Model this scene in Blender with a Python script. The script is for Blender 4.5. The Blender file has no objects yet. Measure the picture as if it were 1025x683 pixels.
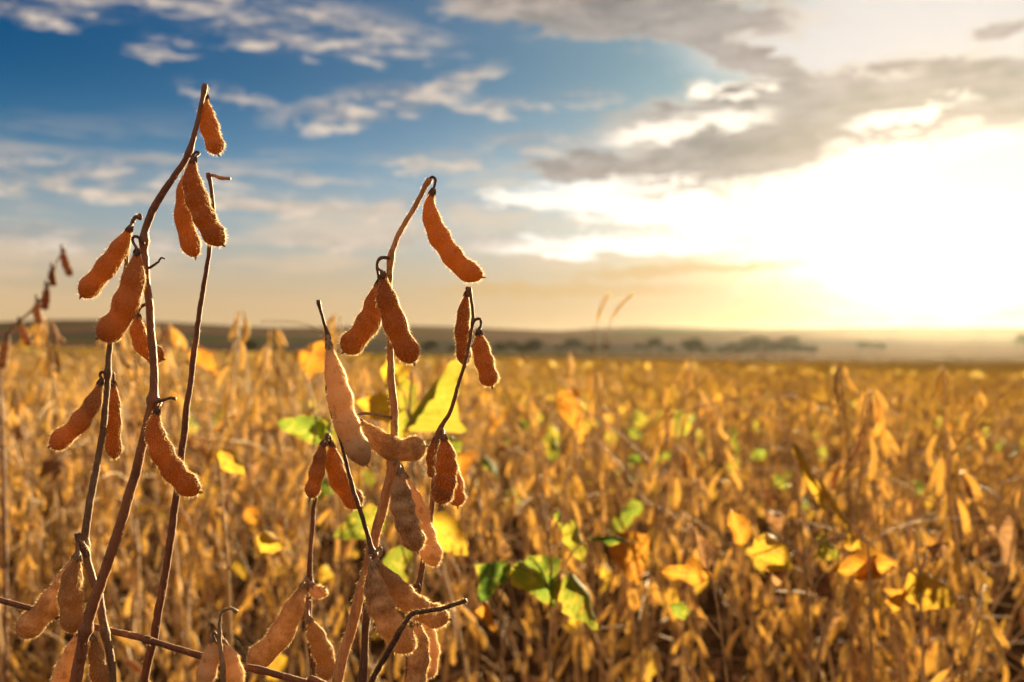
import bpy, math, random
import numpy as np
from mathutils import Vector, Matrix

R = math.radians
SC = bpy.context.scene
COL = SC.collection
rng = np.random.default_rng(11)
random.seed(11)
PI = math.pi

# ------------------------------------------------------------------ camera
CAM_Z, FPX, PITCH = 0.95, 995.6, 9 / 995.6
SUN_AZ, SUN_EL = 24.0, 9.0
SKY, EXPO = 0.05, 1.98
cam = bpy.data.cameras.new('camera')
cam_o = bpy.data.objects.new('camera', cam)
COL.objects.link(cam_o)
cam.lens, cam.sensor_width = 35, 36
cam.clip_start, cam.clip_end = 0.02, 20000
cam_o.location = (0, 0, CAM_Z)
cam_o.rotation_euler = (R(90) + PITCH, 0, 0)
cam.dof.use_dof = True
cam.dof.focus_distance = 0.50
cam.dof.aperture_fstop = 8.5
SC.camera = cam_o


def P(px, py, Y):
    """point of the place seen at (px, py), Y metres ahead"""
    u, v = (px - 512) / FPX, (341 - py) / FPX
    y = math.cos(PITCH) - math.sin(PITCH) * v
    z = math.sin(PITCH) + math.cos(PITCH) * v
    s = Y / y
    return np.array([u * s, Y, CAM_Z + z * s])


def sstep(a, b, x):
    t = np.clip((x - a) / (b - a), 0, 1)
    return t * t * (3 - 2 * t)


# ------------------------------------------------------------------ nodes
class N:
    """a socket with arithmetic"""
    def __init__(s, nt, sock): s.nt, s.s = nt, sock
    def _m(s, op, *a):
        n = s.nt.nodes.new('ShaderNodeMath'); n.operation = op
        for i, v in enumerate((s,) + a):
            if isinstance(v, N): s.nt.links.new(v.s, n.inputs[i])
            else: n.inputs[i].default_value = v
        return N(s.nt, n.outputs[0])
    def __add__(s, o): return s._m('ADD', o)
    def __sub__(s, o): return s._m('SUBTRACT', o)
    def __mul__(s, o): return s._m('MULTIPLY', o)
    def __truediv__(s, o): return s._m('DIVIDE', o)
    __radd__ = __add__
    __rmul__ = __mul__
    def rsub(s, o): return s._m('MULTIPLY', -1.0)._m('ADD', o)
    def pow(s, o): return s._m('POWER', o)
    def max(s, o): return s._m('MAXIMUM', o)
    def min(s, o): return s._m('MINIMUM', o)
    def ss(s, a, b):
        n = s.nt.nodes.new('ShaderNodeMapRange'); n.interpolation_type = 'SMOOTHSTEP'
        s.nt.links.new(s.s, n.inputs[0])
        for i, v in enumerate((a, b, 0.0, 1.0)): n.inputs[i + 1].default_value = v
        return N(s.nt, n.outputs[0])
    def lin(s, a, b, c=0.0, d=1.0):
        n = s.nt.nodes.new('ShaderNodeMapRange')
        s.nt.links.new(s.s, n.inputs[0])
        for i, v in enumerate((a, b, c, d)): n.inputs[i + 1].default_value = v
        return N(s.nt, n.outputs[0])


def comb(nt, x, y, z):
    n = nt.nodes.new('ShaderNodeCombineXYZ')
    for i, v in enumerate((x, y, z)):
        if isinstance(v, N): nt.links.new(v.s, n.inputs[i])
        else: n.inputs[i].default_value = v
    return N(nt, n.outputs[0])


def sepxyz(v):
    n = v.nt.nodes.new('ShaderNodeSeparateXYZ'); v.nt.links.new(v.s, n.inputs[0])
    return [N(v.nt, o) for o in n.outputs]


def noise(v, scale, detail=5.0, rough=0.55, dist=0.0):
    n = v.nt.nodes.new('ShaderNodeTexNoise'); v.nt.links.new(v.s, n.inputs['Vector'])
    n.inputs['Scale'].default_value = scale; n.inputs['Detail'].default_value = detail
    n.inputs['Roughness'].default_value = rough; n.inputs['Distortion'].default_value = dist
    return N(v.nt, n.outputs['Fac'])


def cmix(nt, f, a, b, mode='MIX'):
    n = nt.nodes.new('ShaderNodeMix'); n.data_type = 'RGBA'; n.blend_type = mode
    for sock, v in ((n.inputs[0], f), (n.inputs[6], a), (n.inputs[7], b)):
        if isinstance(v, N): nt.links.new(v.s, sock)
        elif isinstance(v, (int, float)): sock.default_value = v
        else: sock.default_value = (*v[:3], 1)
    return N(nt, n.outputs[2])


# ------------------------------------------------------------------ sky
def build_sky():
    w = bpy.data.worlds.new('World'); SC.world = w; w.use_nodes = True
    nt = w.node_tree
    bg = nt.nodes['Background']; bg.inputs[1].default_value = SKY
    st = nt.nodes.new('ShaderNodeTexSky'); st.sky_type = 'NISHITA'; st.sun_disc = False
    st.sun_elevation, st.sun_rotation = R(SUN_EL), R(SUN_AZ)
    st.air_density, st.dust_density, st.ozone_density = 1.0, 1.0, 3.0
    hs = nt.nodes.new('ShaderNodeHueSaturation')
    hs.inputs['Saturation'].default_value = 1.35; hs.inputs['Value'].default_value = 1.0
    nt.links.new(st.outputs[0], hs.inputs['Color'])
    tc = nt.nodes.new('ShaderNodeTexCoord')
    d = N(nt, tc.outputs['Generated'])
    x, y, z = sepxyz(d)
    az = x._m('ARCTAN2', y) * (180 / PI)
    el = z._m('ARCSINE') * (180 / PI)
    sd = (math.sin(R(SUN_AZ)) * math.cos(R(SUN_EL)), math.cos(R(SUN_AZ)) * math.cos(R(SUN_EL)), math.sin(R(SUN_EL)))
    cs = (x * sd[0] + y * sd[1] + z * sd[2]).max(0.0)
    near = cs.pow(14.0)                     # 1 towards the sun
    deep = cmix(nt, el.ss(6.0, 16.5), (1.0, 0.97, 1.0), (0.06, 0.45, 0.62))
    base = cmix(nt, 1.0, N(nt, hs.outputs[0]), deep, 'MULTIPLY')
    # thin high haze pales the sky towards the horizon
    base = cmix(nt, (el.ss(12.5, 4.0) * 0.68).max(cs.pow(9.0) * 0.6), base, cmix(nt, cs.pow(50.0), (4.7, 4.6, 4.3), (9.0, 7.4, 5.0)))
    # wisps: noise over (azimuth, stretched elevation)
    q = comb(nt, az * 0.075, el * 0.62, 3.7)
    n1 = noise(q, 1.0, 4.0, 0.58, 0.6)
    n2 = noise(comb(nt, az * 0.22, el * 0.6, 9.1), 1.0, 5.0, 0.6, 0.4)
    n3 = noise(comb(nt, az * 0.42, el * 1.5, 1.3), 1.0, 5.0, 0.62, 0.3)
    wx, wy = (n2 - 0.5) * 5.0, (n3 - 0.5) * 3.2 + (n2 - 0.5) * 1.2

    WV = {}

    def blob(px, py, rx, ry, rot=0.0, soft=0.8, warp=1.0):
        u = (px - 512) / FPX
        a0 = math.degrees(math.atan(u))
        e0 = math.degrees(math.atan((350 - py) / FPX * math.cos(math.atan(u))))
        k = math.degrees(1 / FPX) * math.cos(R(a0)) ** 1.5 * 1.4
        if warp not in WV: WV[warp] = comb(nt, az + wx * warp, el + wy * warp, 0.0)
        m = nt.nodes.new('ShaderNodeMapping'); m.vector_type = 'TEXTURE'
        nt.links.new(WV[warp].s, m.inputs[0])
        m.inputs[1].default_value = (a0, e0, 0); m.inputs[2].default_value = (0, 0, R(rot)); m.inputs[3].default_value = (rx * k, ry * k, 1)
        g = nt.nodes.new('ShaderNodeTexGradient'); g.gradient_type = 'SPHERICAL'
        nt.links.new(m.outputs[0], g.inputs[0])
        return N(nt, g.outputs[1])

    def union(bs, soft=0.7):
        o = bs[0]
        for b in bs[1:]: o = o.max(b)
        return o.ss(max(0.0, 0.285 - soft * 0.36), 0.285 + soft * 0.36)
    # thin veil low over the whole sky
    veil = (n1 + (n2 - 0.5) * 0.5).ss(0.43, 0.62) * el.ss(13.5, 7.0) * el.ss(-1.0, 1.0)
    veilc = cmix(nt, near, (6.8, 5.7, 4.5), (9.5, 8.0, 5.8))
    col = cmix(nt, veil * 0.85, base, veilc)
    # unseen broken cloud deck added behind the view as warm fill light
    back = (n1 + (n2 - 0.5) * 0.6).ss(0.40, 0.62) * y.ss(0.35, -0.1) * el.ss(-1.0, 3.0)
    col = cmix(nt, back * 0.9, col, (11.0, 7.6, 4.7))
    over = (n1 + (n2 - 0.5) * 0.6).ss(0.34, 0.58) * el.ss(23.0, 42.0)        # more of that added deck overhead, filling from above
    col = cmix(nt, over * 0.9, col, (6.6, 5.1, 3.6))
    # warm band along the horizon
    hz = el.ss(7.0, 1.4)
    col = cmix(nt, hz * 0.94, col, cmix(nt, cs.pow(120.0), (6.9, 4.7, 2.4), cmix(nt, el.ss(1.5, 3.4), (15, 8.2, 1.1), (14, 12.5, 9.5))))
    # white glare of thin cloud round the sun
    wh = union([blob(930, 218, 190, 84, 0, 0.8, 1.2), blob(660, 212, 130, 20, -8, 0.9, 1.0), blob(620, 246, 130, 10, 0, 1.2, 0.7)])
    wh2 = union([blob(905, 30, 210, 52, 0, 0.5, 0.5), blob(1010, 170, 90, 30, 0, 0.9, 0.4)])
    col = cmix(nt, wh * 0.9, col, (13.5, 12.6, 11.2))
    col = cmix(nt, wh2 * 0.9, col, (8.2, 7.6, 7.2))
    # small cream clouds
    cr = union([blob(40, -4, 120, 22, 3), blob(270, 18, 170, 26, -4), blob(150, 172, 220, 12, 0), blob(60, 235, 160, 9, 0), blob(330, 205, 180, 10, 0), blob(420, 240, 150, 8, 0), blob(345, 40, 60, 10, 0), blob(165, 52, 34, 9, 0),
                blob(372, 104, 95, 17, 8), blob(465, 77, 40, 9, 14), blob(495, 106, 45, 8, 0), blob(580, 98, 40, 7, 0),
                blob(232, 96, 50, 6, -8), blob(120, 186, 180, 14, -2), blob(520, 2, 70, 10, 0), blob(430, 160, 60, 7, 0), blob(545, 142, 55, 9, 0)])
    crt = cr * (n3 * 0.9 + n2 * 0.6).ss(0.55, 0.92)
    crc = cmix(nt, n3.ss(0.35, 0.65), (3.8, 3.3, 3.1), (8.4, 6.9, 5.5))
    col = cmix(nt, crt * 0.85, col, crc)
    # heavy grey clouds on the sun side
    dk = union([blob(840, 108, 240, 40, 3, 0.55, 1.1), blob(715, 160, 115, 27, 4, 0.6, 1.1), blob(630, 12, 180, 24, -5, 0.5, 0.9),
                blob(735, 52, 95, 12, -22, 0.6, 0.8), blob(1000, 90, 120, 34, 0, 0.5, 0.8), blob(1005, 28, 32, 8, 3, 0.5, 0.4), blob(600, 165, 80, 14, 0, 1.2, 1.0)])
    dkc = cmix(nt, (n3 * 0.6 + n2 * 0.4).ss(0.32, 0.68), (2.5, 2.1, 1.85), (5.2, 4.5, 4.0))
    edge = dk.ss(0.05, 0.4) * dk.ss(0.95, 0.5)
    dkc = cmix(nt, edge * near.ss(0.1, 0.8) * 0.8, dkc, (8.5, 7.2, 5.8))
    col = cmix(nt, dk.ss(0.04, 0.85) * 0.86, col, dkc)
    # bright breaks in it, tan bar above the horizon
    br = union([blob(640, 182, 70, 5, 2, 0.6, 1.2), blob(560, 196, 80, 6, 0, 0.6, 1.2), blob(870, 150, 40, 7, 10, 0.6, 1.4), blob(695, 124, 78, 11, 5, 0.5, 0.8), blob(722, 90, 28, 6, -10, 0.6, 0.8), blob(915, 112, 50, 10, 12, 0.6, 1.6), blob(765, 85, 14, 4, 0, 0.5, 0.5), blob(755, 190, 34, 7, 0, 0.6, 1.6)])
    col = cmix(nt, br * (n3 * 0.8 + n2 * 0.4).ss(0.45, 0.62) * 0.95, col, (13.0, 11.5, 9.6))
    tan = union([blob(690, 270, 110, 6, 2, 0.8, 0.5), blob(790, 322, 100, 7, -3, 0.9, 0.4), blob(560, 290, 130, 7, 0, 1.1, 0.6)])
    col = cmix(nt, tan * 0.75, col, (6.8, 4.5, 2.0))
    col = cmix(nt, 1.0, col, (0.51, 0.51, 0.51), 'MULTIPLY')
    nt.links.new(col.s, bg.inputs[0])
    w.cycles.sampling_method = 'MANUAL'; w.cycles.sample_map_resolution = 512
    sun = bpy.data.lights.new('sun', 'SUN'); sun.energy = 5.0; sun.angle = R(0.6); sun.color = (1.0, 0.78, 0.42)
    so = bpy.data.objects.new('sun', sun); COL.objects.link(so)
    so.rotation_euler = Vector([-c for c in sd]).to_track_quat('-Z', 'Y').to_euler()
    so.location = (5, 10, 5)


build_sky()
# ------------------------------------------------------------------ materials
def new_mat(name):
    m = bpy.data.materials.new(name); m.use_nodes = True
    nt = m.node_tree; b = nt.nodes['Principled BSDF']; out = nt.nodes['Material Output']
    return m, nt, b, out


def coords(nt, kind='Object', rnd=True):
    tc = nt.nodes.new('ShaderNodeTexCoord'); v = N(nt, tc.outputs[kind])
    if not rnd: return v, None
    oi = nt.nodes.new('ShaderNodeObjectInfo'); r = N(nt, oi.outputs['Random'])
    va = nt.nodes.new('ShaderNodeVectorMath'); va.operation = 'ADD'
    nt.links.new(v.s, va.inputs[0]); nt.links.new(comb(nt, r * 7.0, r * 3.0, r * 5.0).s, va.inputs[1])
    return N(nt, va.outputs[0]), r


def attr(nt, name):
    a = nt.nodes.new('ShaderNodeAttribute'); a.attribute_name = name
    return N(nt, a.outputs['Vector'])


def translucent(nt, b, out, col, amount):
    t = nt.nodes.new('ShaderNodeBsdfTranslucent'); nt.links.new(col.s, t.inputs[0])
    m = nt.nodes.new('ShaderNodeMixShader'); m.inputs[0].default_value = amount
    nt.links.new(b.outputs[0], m.inputs[1]); nt.links.new(t.outputs[0], m.inputs[2])
    nt.links.new(m.outputs[0], out.inputs[0])


def bump(nt, b, h, strength, dist):
    n = nt.nodes.new('ShaderNodeBump'); n.inputs['Strength'].default_value = strength; n.inputs['Distance'].default_value = dist
    nt.links.new(h.s, n.inputs['Height']); nt.links.new(n.outputs[0], b.inputs['Normal'])


def pod_mat(name, dark, light, trans, tcol, sheen=0.3, speck=True):
    m, nt, b, out = new_mat(name)
    v, r = coords(nt)
    n1 = noise(v, 95, 4, 0.6); n2 = noise(v, 420, 3, 0.6)
    c = cmix(nt, (n1 * 0.75 + n2 * 0.3 + (r - 0.5) * 0.45).ss(0.38, 0.66), dark, light)
    if speck:
        c = cmix(nt, noise(v, 170, 3, 0.6).ss(0.60, 0.70) * 0.55, c, [k * 0.6 for k in dark])
        c = cmix(nt, noise(v, 700, 2, 0.5).ss(0.62, 0.74) * 0.55, c, [k * 0.35 for k in dark])
    t = sepxyz(attr(nt, 'luv'))[0]
    c = cmix(nt, t.ss(0.82, 1.0) * 0.45, c, [k * 0.55 for k in dark])       # dry brown tip
    nt.links.new(c.s, b.inputs['Base Color'])
    b.inputs['Roughness'].default_value = 0.62
    b.inputs['Sheen Weight'].default_value = sheen; b.inputs['Sheen Tint'].default_value = (1, 0.8, 0.55, 1); b.inputs['Sheen Roughness'].default_value = 0.4
    bump(nt, b, n2 * 0.6 + n1 * 0.6, 0.35, 0.0006)
    translucent(nt, b, out, cmix(nt, 0.5, c, tcol), trans)
    return m


def stem_mat(name, dark, light, trans=0.0):
    m, nt, b, out = new_mat(name)
    v, r = coords(nt)
    sc = nt.nodes.new('ShaderNodeMapping'); sc.inputs[3].default_value = (1, 1, 0.12); nt.links.new(v.s, sc.inputs[0])
    g = noise(N(nt, sc.outputs[0]), 900, 3, 0.6); n = noise(v, 60, 4, 0.6)
    c = cmix(nt, (g * 0.5 + n * 0.6 + (r - 0.5) * 0.2).ss(0.38, 0.7), dark, light)
    nt.links.new(c.s, b.inputs['Base Color'])
    b.inputs['Roughness'].default_value = 0.6
    b.inputs['Sheen Weight'].default_value = 0.25; b.inputs['Sheen Tint'].default_value = (1, 0.75, 0.5, 1)
    bump(nt, b, g * 0.7 + noise(v, 240, 3, 0.6) * 0.6, 0.8, 0.0006)
    c = cmix(nt, noise(v, 130, 3, 0.6).ss(0.58, 0.68) * 0.6, c, [k * 0.6 for k in dark]); nt.links.new(c.s, b.inputs['Base Color'])
    if trans: translucent(nt, b, out, c, trans)
    return m


def leaf_mat(name, a, c2, spot, trans, tmul=1.6):
    m, nt, b, out = new_mat(name)
    v, r = coords(nt)
    u = attr(nt, 'luv'); ux, uy, _ = sepxyz(u)
    n1 = noise(v, 45, 4, 0.6); n2 = noise(v, 120, 4, 0.62)
    c = cmix(nt, (n1 + (r - 0.5) * 0.4).ss(0.35, 0.65), a, c2)
    c = cmix(nt, (n2 * 0.7 + n1 * 0.3).ss(0.50, 0.62) * 0.9, c, spot)
    ax = ux._m('ABSOLUTE')
    vein = (uy * 9.0 - ax * 2.2)._m('FRACT')
    vm = (vein - 0.5)._m('ABSOLUTE').ss(0.10, 0.02).max(ax.ss(0.07, 0.02))
    c = cmix(nt, vm * 0.35, c, [min(1, k * 1.5 + 0.05) for k in c2])
    c = cmix(nt, ax.ss(0.75, 1.05) * n1.ss(0.4, 0.6) * 0.7, c, spot)
    nt.links.new(c.s, b.inputs['Base Color'])
    b.inputs['Roughness'].default_value = 0.7; b.inputs['Specular IOR Level'].default_value = 0.2
    bump(nt, b, vm * -0.6 + n2, 0.5, 0.002)
    g = nt.nodes.new('ShaderNodeGamma'); g.inputs[1].default_value = 0.8; nt.links.new(c.s, g.inputs[0])
    translucent(nt, b, out, N(nt, g.outputs[0]), trans)
    return m


def hair_mat():
    m, nt, b, out = new_mat('fuzz')
    b.inputs['Base Color'].default_value = (0.80, 0.56, 0.30, 1); b.inputs['Roughness'].default_value = 0.4
    t = nt.nodes.new('ShaderNodeBsdfTranslucent'); t.inputs[0].default_value = (1.0, 0.72, 0.36, 1)
    mx = nt.nodes.new('ShaderNodeMixShader'); mx.inputs[0].default_value = 0.65
    nt.links.new(b.outputs[0], mx.inputs[1]); nt.links.new(t.outputs[0], mx.inputs[2]); nt.links.new(mx.outputs[0], out.inputs[0])
    return m


M = {
    'pod_brown': pod_mat('brown_pod_husk', (0.065, 0.027, 0.008), (0.30, 0.125, 0.034), 0.38, (1.0, 0.44, 0.06)),
    'pod_tan': pod_mat('tan_pod_husk', (0.22, 0.125, 0.055), (0.68, 0.45, 0.24), 0.33, (0.90, 0.5, 0.2)),
    'pod_field': pod_mat('field_pod_husk', (0.36, 0.21, 0.070), (0.88, 0.64, 0.29), 0.55, (1.0, 0.79, 0.28), 0.3, False),
    'pod_far': pod_mat('far_pod_husk', (0.46, 0.29, 0.08), (0.90, 0.68, 0.26), 0.74, (1.0, 0.84, 0.28), 0.2, False),
    'pod_dark': pod_mat('weathered_pod_husk', (0.22, 0.10, 0.035), (0.46, 0.25, 0.10), 0.4, (0.5, 0.2, 0.06), 0.3, False),
    'stem_dark': stem_mat('dark_dry_stem', (0.055, 0.020, 0.010), (0.17, 0.065, 0.028)),
    'stem_red': stem_mat('red_brown_stem', (0.12, 0.038, 0.016), (0.30, 0.11, 0.045)),
    'stem_tan': stem_mat('orange_tan_stem', (0.40, 0.165, 0.05), (0.72, 0.38, 0.16), 0.15),
    'stem_grey': stem_mat('grey_tan_stem', (0.16, 0.085, 0.045), (0.36, 0.22, 0.12)),
    'stem_field': stem_mat('field_stem', (0.34, 0.19, 0.07), (0.70, 0.46, 0.21), 0.2),
    'fuzz': hair_mat(),
    'leaf_yellow': leaf_mat('yellow_leaf', (0.40, 0.22, 0.012), (0.48, 0.30, 0.018), (0.40, 0.16, 0.02), 0.55),
    'leaf_green': leaf_mat('green_leaf', (0.05, 0.12, 0.010), (0.14, 0.20, 0.015), (0.45, 0.34, 0.03), 0.5),
    'leaf_lime': leaf_mat('yellow_green_leaf', (0.12, 0.15, 0.010), (0.26, 0.235, 0.016), (0.50, 0.28, 0.03), 0.55),
    'leaf_orange': leaf_mat('orange_leaf', (0.40, 0.145, 0.010), (0.46, 0.21, 0.014), (0.30, 0.09, 0.015), 0.55),
    'leaf_dry': leaf_mat('dry_leaf', (0.22, 0.09, 0.03), (0.42, 0.21, 0.08), (0.10, 0.04, 0.015), 0.4),
}


# ------------------------------------------------------------------ mesh builder
class MB:
    def __init__(s): s.v, s.l, s.n, s.q, s.t, s.nv = [], [], [], [], [], 0

    def add(s, V, quads=None, tris=None, mi=0, luv=None):
        V = np.asarray(V, float)
        if quads is not None and len(quads): s.q.append((np.asarray(quads) + s.nv, mi))
        if tris is not None and len(tris): s.t.append((np.asarray(tris) + s.nv, mi))
        s.v.append(V); s.l.append(np.zeros((len(V), 3)) if luv is None else luv); s.nv += len(V)

    def mesh(s, name, mats, smooth=True):
        me = bpy.data.meshes.new(name)
        V = np.concatenate(s.v)
        fl = [q for q, _ in s.q] + [t for t, _ in s.t]
        mi = np.concatenate([np.full(len(a), m) for a, m in s.q + s.t])
        nq, ntr = sum(len(q) for q, _ in s.q), sum(len(t) for t, _ in s.t)
        loops = np.concatenate([f.ravel() for f in fl])
        me.vertices.add(len(V)); me.vertices.foreach_set('co', V.ravel().astype(np.float32))
        me.loops.add(len(loops)); me.loops.foreach_set('vertex_index', loops.astype(np.int32))
        me.polygons.add(nq + ntr)
        st = np.concatenate([np.arange(nq) * 4, nq * 4 + np.arange(ntr) * 3])
        me.polygons.foreach_set('loop_start', st.astype(np.int32))
        me.polygons.foreach_set('material_index', mi.astype(np.int32))
        me.polygons.foreach_set('use_smooth', np.full(nq + ntr, smooth))
        a = me.attributes.new('luv', 'FLOAT_VECTOR', 'POINT')
        a.data.foreach_set('vector', np.concatenate(s.l).ravel().astype(np.float32))
        for m in mats: me.materials.append(m)
        me.update(calc_edges=True)
        return me

    def obj(s, name, mats, parent=None, smooth=True):
        o = bpy.data.objects.new(name, s.mesh(name, mats, smooth))
        COL.objects.link(o); o.parent = parent
        return o


def nrm(a): return a / (np.linalg.norm(a, axis=-1, keepdims=True) + 1e-12)


def spline(pts, n):
    """Catmull-Rom through pts, n samples evenly by length"""
    p = np.asarray(pts, float)
    p = np.vstack([2 * p[0] - p[1], p, 2 * p[-1] - p[-2]])
    out = []
    for i in range(1, len(p) - 2):
        t = np.linspace(0, 1, 24, endpoint=False)[:, None]
        a, b, c, d = p[i - 1:i + 3]
        out.append(0.5 * (2 * b + (c - a) * t + (2 * a - 5 * b + 4 * c - d) * t ** 2 + (3 * b - a - 3 * c + d) * t ** 3))
    out.append(p[-2][None])
    o = np.vstack(out)
    s = np.r_[0, np.cumsum(np.linalg.norm(np.diff(o, axis=0), axis=1))]
    k = np.linspace(0, s[-1], n) if np.isscalar(n) else np.asarray(n) * s[-1]
    return np.stack([np.interp(k, s, o[:, j]) for j in range(o.shape[1])], 1)


def frames(C, ref):
    T = nrm(np.gradient(C, axis=0))
    W = nrm(np.cross(T, ref)); Nn = np.cross(W, T)
    return T, W, Nn


def ring_quads(nr, ns):
    i, j = np.meshgrid(np.arange(nr - 1), np.arange(ns), indexing='ij')
    a = i * ns + j; b = i * ns + (j + 1) % ns
    return np.stack([a, b, b + ns, a + ns], -1).reshape(-1, 4)


def add_tube(mb, C, rad, ns=8, mi=0, cap=True, seed=0):
    C = np.asarray(C); rad = np.broadcast_to(np.asarray(rad, float), (len(C),))
    T = nrm(np.gradient(C, axis=0))
    ref = np.array([0.31, 1.0, 0.17]) if abs(T[0][1]) < 0.9 else np.array([1.0, 0.2, 0.3])
    W = nrm(np.cross(T, ref)); B = np.cross(W, T)
    th = np.arange(ns) * 2 * PI / ns
    V = C[:, None] + rad[:, None, None] * (np.cos(th)[None, :, None] * W[:, None] + np.sin(th)[None, :, None] * B[:, None])
    luv = np.zeros((len(C), ns, 3)); luv[..., 0] = np.linspace(0, 1, len(C))[:, None]
    tr = None
    V = V.reshape(-1, 3); n = len(C); luv = luv.reshape(-1, 3)
    if cap:
        k = np.arange(1, ns - 1)
        tr = np.vstack([np.stack([0 * k, k + 1, k], 1), (n - 1) * ns + np.stack([0 * k, k, k + 1], 1)])
    mb.add(V, ring_quads(n, ns), tr, mi, luv)
    return T, W, B


def add_hairs(mb, C, T, W, B, hw, hn, n, L, wid, mi, r, t0=0.0, t1=1.0):
    """short bristles leaning towards the tip of a tube with half axes hw, hn"""
    nr = len(C)
    f = r.uniform(t0, t1, n) * (nr - 1.001); i = f.astype(int); k = (f - i)[:, None]
    def at(a): return a[i] * (1 - k) + a[i + 1] * k if a.ndim == 2 else a[i] * (1 - k[:, 0]) + a[i + 1] * k[:, 0]
    th = r.uniform(0, 2 * PI, n)[:, None]
    c, t, w, b = at(C), at(T), at(W), at(B); a1, a2 = at(hw)[:, None], at(hn)[:, None]
    base = c + np.cos(th) * w * a1 + np.sin(th) * b * a2
    nn = nrm(np.cos(th) * w * a2 + np.sin(th) * b * a1)
    d = nrm(nn * r.uniform(0.35, 1.0, (n, 1)) + t * r.uniform(0.2, 1.0, (n, 1)) + r.normal(0, 0.28, (n, 3)))
    ln = L * r.uniform(0.35, 1.35, (n, 1))
    side = nrm(np.cross(d, r.normal(0, 1, (n, 3)))) * wid * 0.5
    base = base - nn * 0.0001
    V = np.stack([base - side, base + side, base + d * ln + t * ln * 0.12], 1).reshape(-1, 3)
    mb.add(V, None, np.arange(3 * n).reshape(-1, 3), mi)


def pod_profile(t, seeds, flat=0.62):
    w = 0.16 + 0.84 * np.sin(np.clip(t / 0.40, 0, 1) * PI / 2) ** 1.15
    e = np.clip((t - 0.84) / 0.16, 0, 1)
    w = w * np.maximum(np.sqrt(np.maximum(1 - e ** 2.2, 0)), 0.07)
    ph = np.cos(2 * PI * (t - 0.86) / (0.62 / seeds)) * sstep(0.16, 0.34, t)
    return w * (1 + 0.09 * ph), w * flat * (1 + 0.18 * ph)


def add_pod(mb, path, width, r, seeds=2, rings=34, ns=18, roll=0.0, hairs=0, hair_len=0.0016, flat=0.64, beak=0.0016, ref=(0, 1, 0), hair_wid=0.00012, hair_mi=1):
    t = np.linspace(0, 1, rings) ** 1.0
    t = np.r_[t[:-1] * 0.985, 0.985, 1.0] if rings > 14 else t
    C = spline(path, t)
    T, W, B = frames(C, np.array(ref, float))
    c, s = math.cos(roll), math.sin(roll)
    W, B = W * c + B * s, B * c - W * s
    hw, hn = pod_profile(t, seeds, flat)
    hw, hn = hw * width / 2, hn * width / 2
    th = np.arange(ns) * 2 * PI / ns
    cx, sx = np.cos(th), np.sin(th)
    sy = np.sign(sx) * np.abs(sx) ** 1.25                     # keeled edges (sutures)
    V = C[:, None] + hw[:, None, None] * cx[None, :, None] * W[:, None] + hn[:, None, None] * sy[None, :, None] * B[:, None]
    if rings > 14:
        wob = 1 + 0.02 * np.sin(th * 3 + 9 * t[:, None] + r.uniform(0, 6)) + 0.015 * np.sin(th * 2 - 23 * t[:, None])
        V = C[:, None] + (V - C[:, None]) * wob[..., None]
    luv = np.zeros((len(t), ns, 3)); luv[..., 0] = t[:, None]; luv[..., 1] = th / (2 * PI)
    k = np.arange(1, ns - 1); n = len(t)
    tr = np.vstack([np.stack([0 * k, k + 1, k], 1), (n - 1) * ns + np.stack([0 * k, k, k + 1], 1)])
    mb.add(V.reshape(-1, 3), ring_quads(n, ns), tr, 0, luv.reshape(-1, 3))
    if beak:
        b0 = C[-1]; bd = nrm(T[-1] + 0.5 * W[-1] * (1 if r.random() < .5 else -1))
        add_tube(mb, np.stack([b0 - T[-1] * 0.001, b0 + T[-1] * beak * .35, b0 + T[-1] * beak * .4 + bd * beak * .7]), np.array([0.0009, 0.0006, 0.00012]), 5)
    if hairs:
        add_hairs(mb, C, T, W, B, hw, hn, int(hairs * 1.3), hair_len, hair_wid, hair_mi, r, 0.02, 0.99)
    return C, T


def add_leaf(mb, L, Wd, r, mi=0, mat4=None, curl=0.3, fold=0.25, droop=0.35, wav=0.06, nx=7, ny=10):
    """ovate leaf along +Y from the origin, face up (+Z)"""
    u = np.linspace(-1, 1, nx); v = np.linspace(0, 1, ny)
    U, Vv = np.meshgrid(u, v)
    prof = np.sin(PI * np.clip(Vv, 0, 1) ** 0.72) ** 0.85 * (1 - 0.12 * Vv) * (1 + 0.07 * np.sin(Vv * 17 + r.uniform(0, 6)) + 0.05 * np.sin(Vv * 31 + 2 * np.sign(U) + r.uniform(0, 6))) + 0.015
    X = U * prof * Wd / 2
    ang = droop * Vv ** 1.3 * 1.6
    Y = Vv * L * np.cos(ang * 0.6); Z = -np.sin(ang * 0.6) * Vv * L
    Z = Z + np.abs(U) * prof * Wd * 0.5 * fold - (U * prof) ** 2 * Wd * curl + wav * Wd * np.sin(Vv * 11 + r.uniform(0, 6)) * np.abs(U) ** 1.5 * np.sign(U + 0.2)
    pts = np.stack([X, Y, Z], -1).reshape(-1, 3)
    if mat4 is not None: pts = pts @ mat4[:3, :3].T + mat4[:3, 3]
    i, j = np.meshgrid(np.arange(ny - 1), np.arange(nx - 1), indexing='ij')
    a = (i * nx + j).ravel()
    q = np.stack([a, a + 1, a + nx + 1, a + nx], 1)
    mb.add(pts, q, None, mi, np.stack([U, Vv, 0 * U], -1).reshape(-1, 3))


def tag(o, label=None, cat=None, group=None, kind=None):
    if label: o['label'] = label
    if cat: o['category'] = cat
    if group: o['group'] = group
    if kind: o['kind'] = kind
    return o


def empty(name, loc, rz=0.0):
    o = bpy.data.objects.new(name, None); COL.objects.link(o)
    o.location = loc; o.rotation_euler = (0, 0, rz); o.empty_display_size = 0.05
    return o


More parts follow.
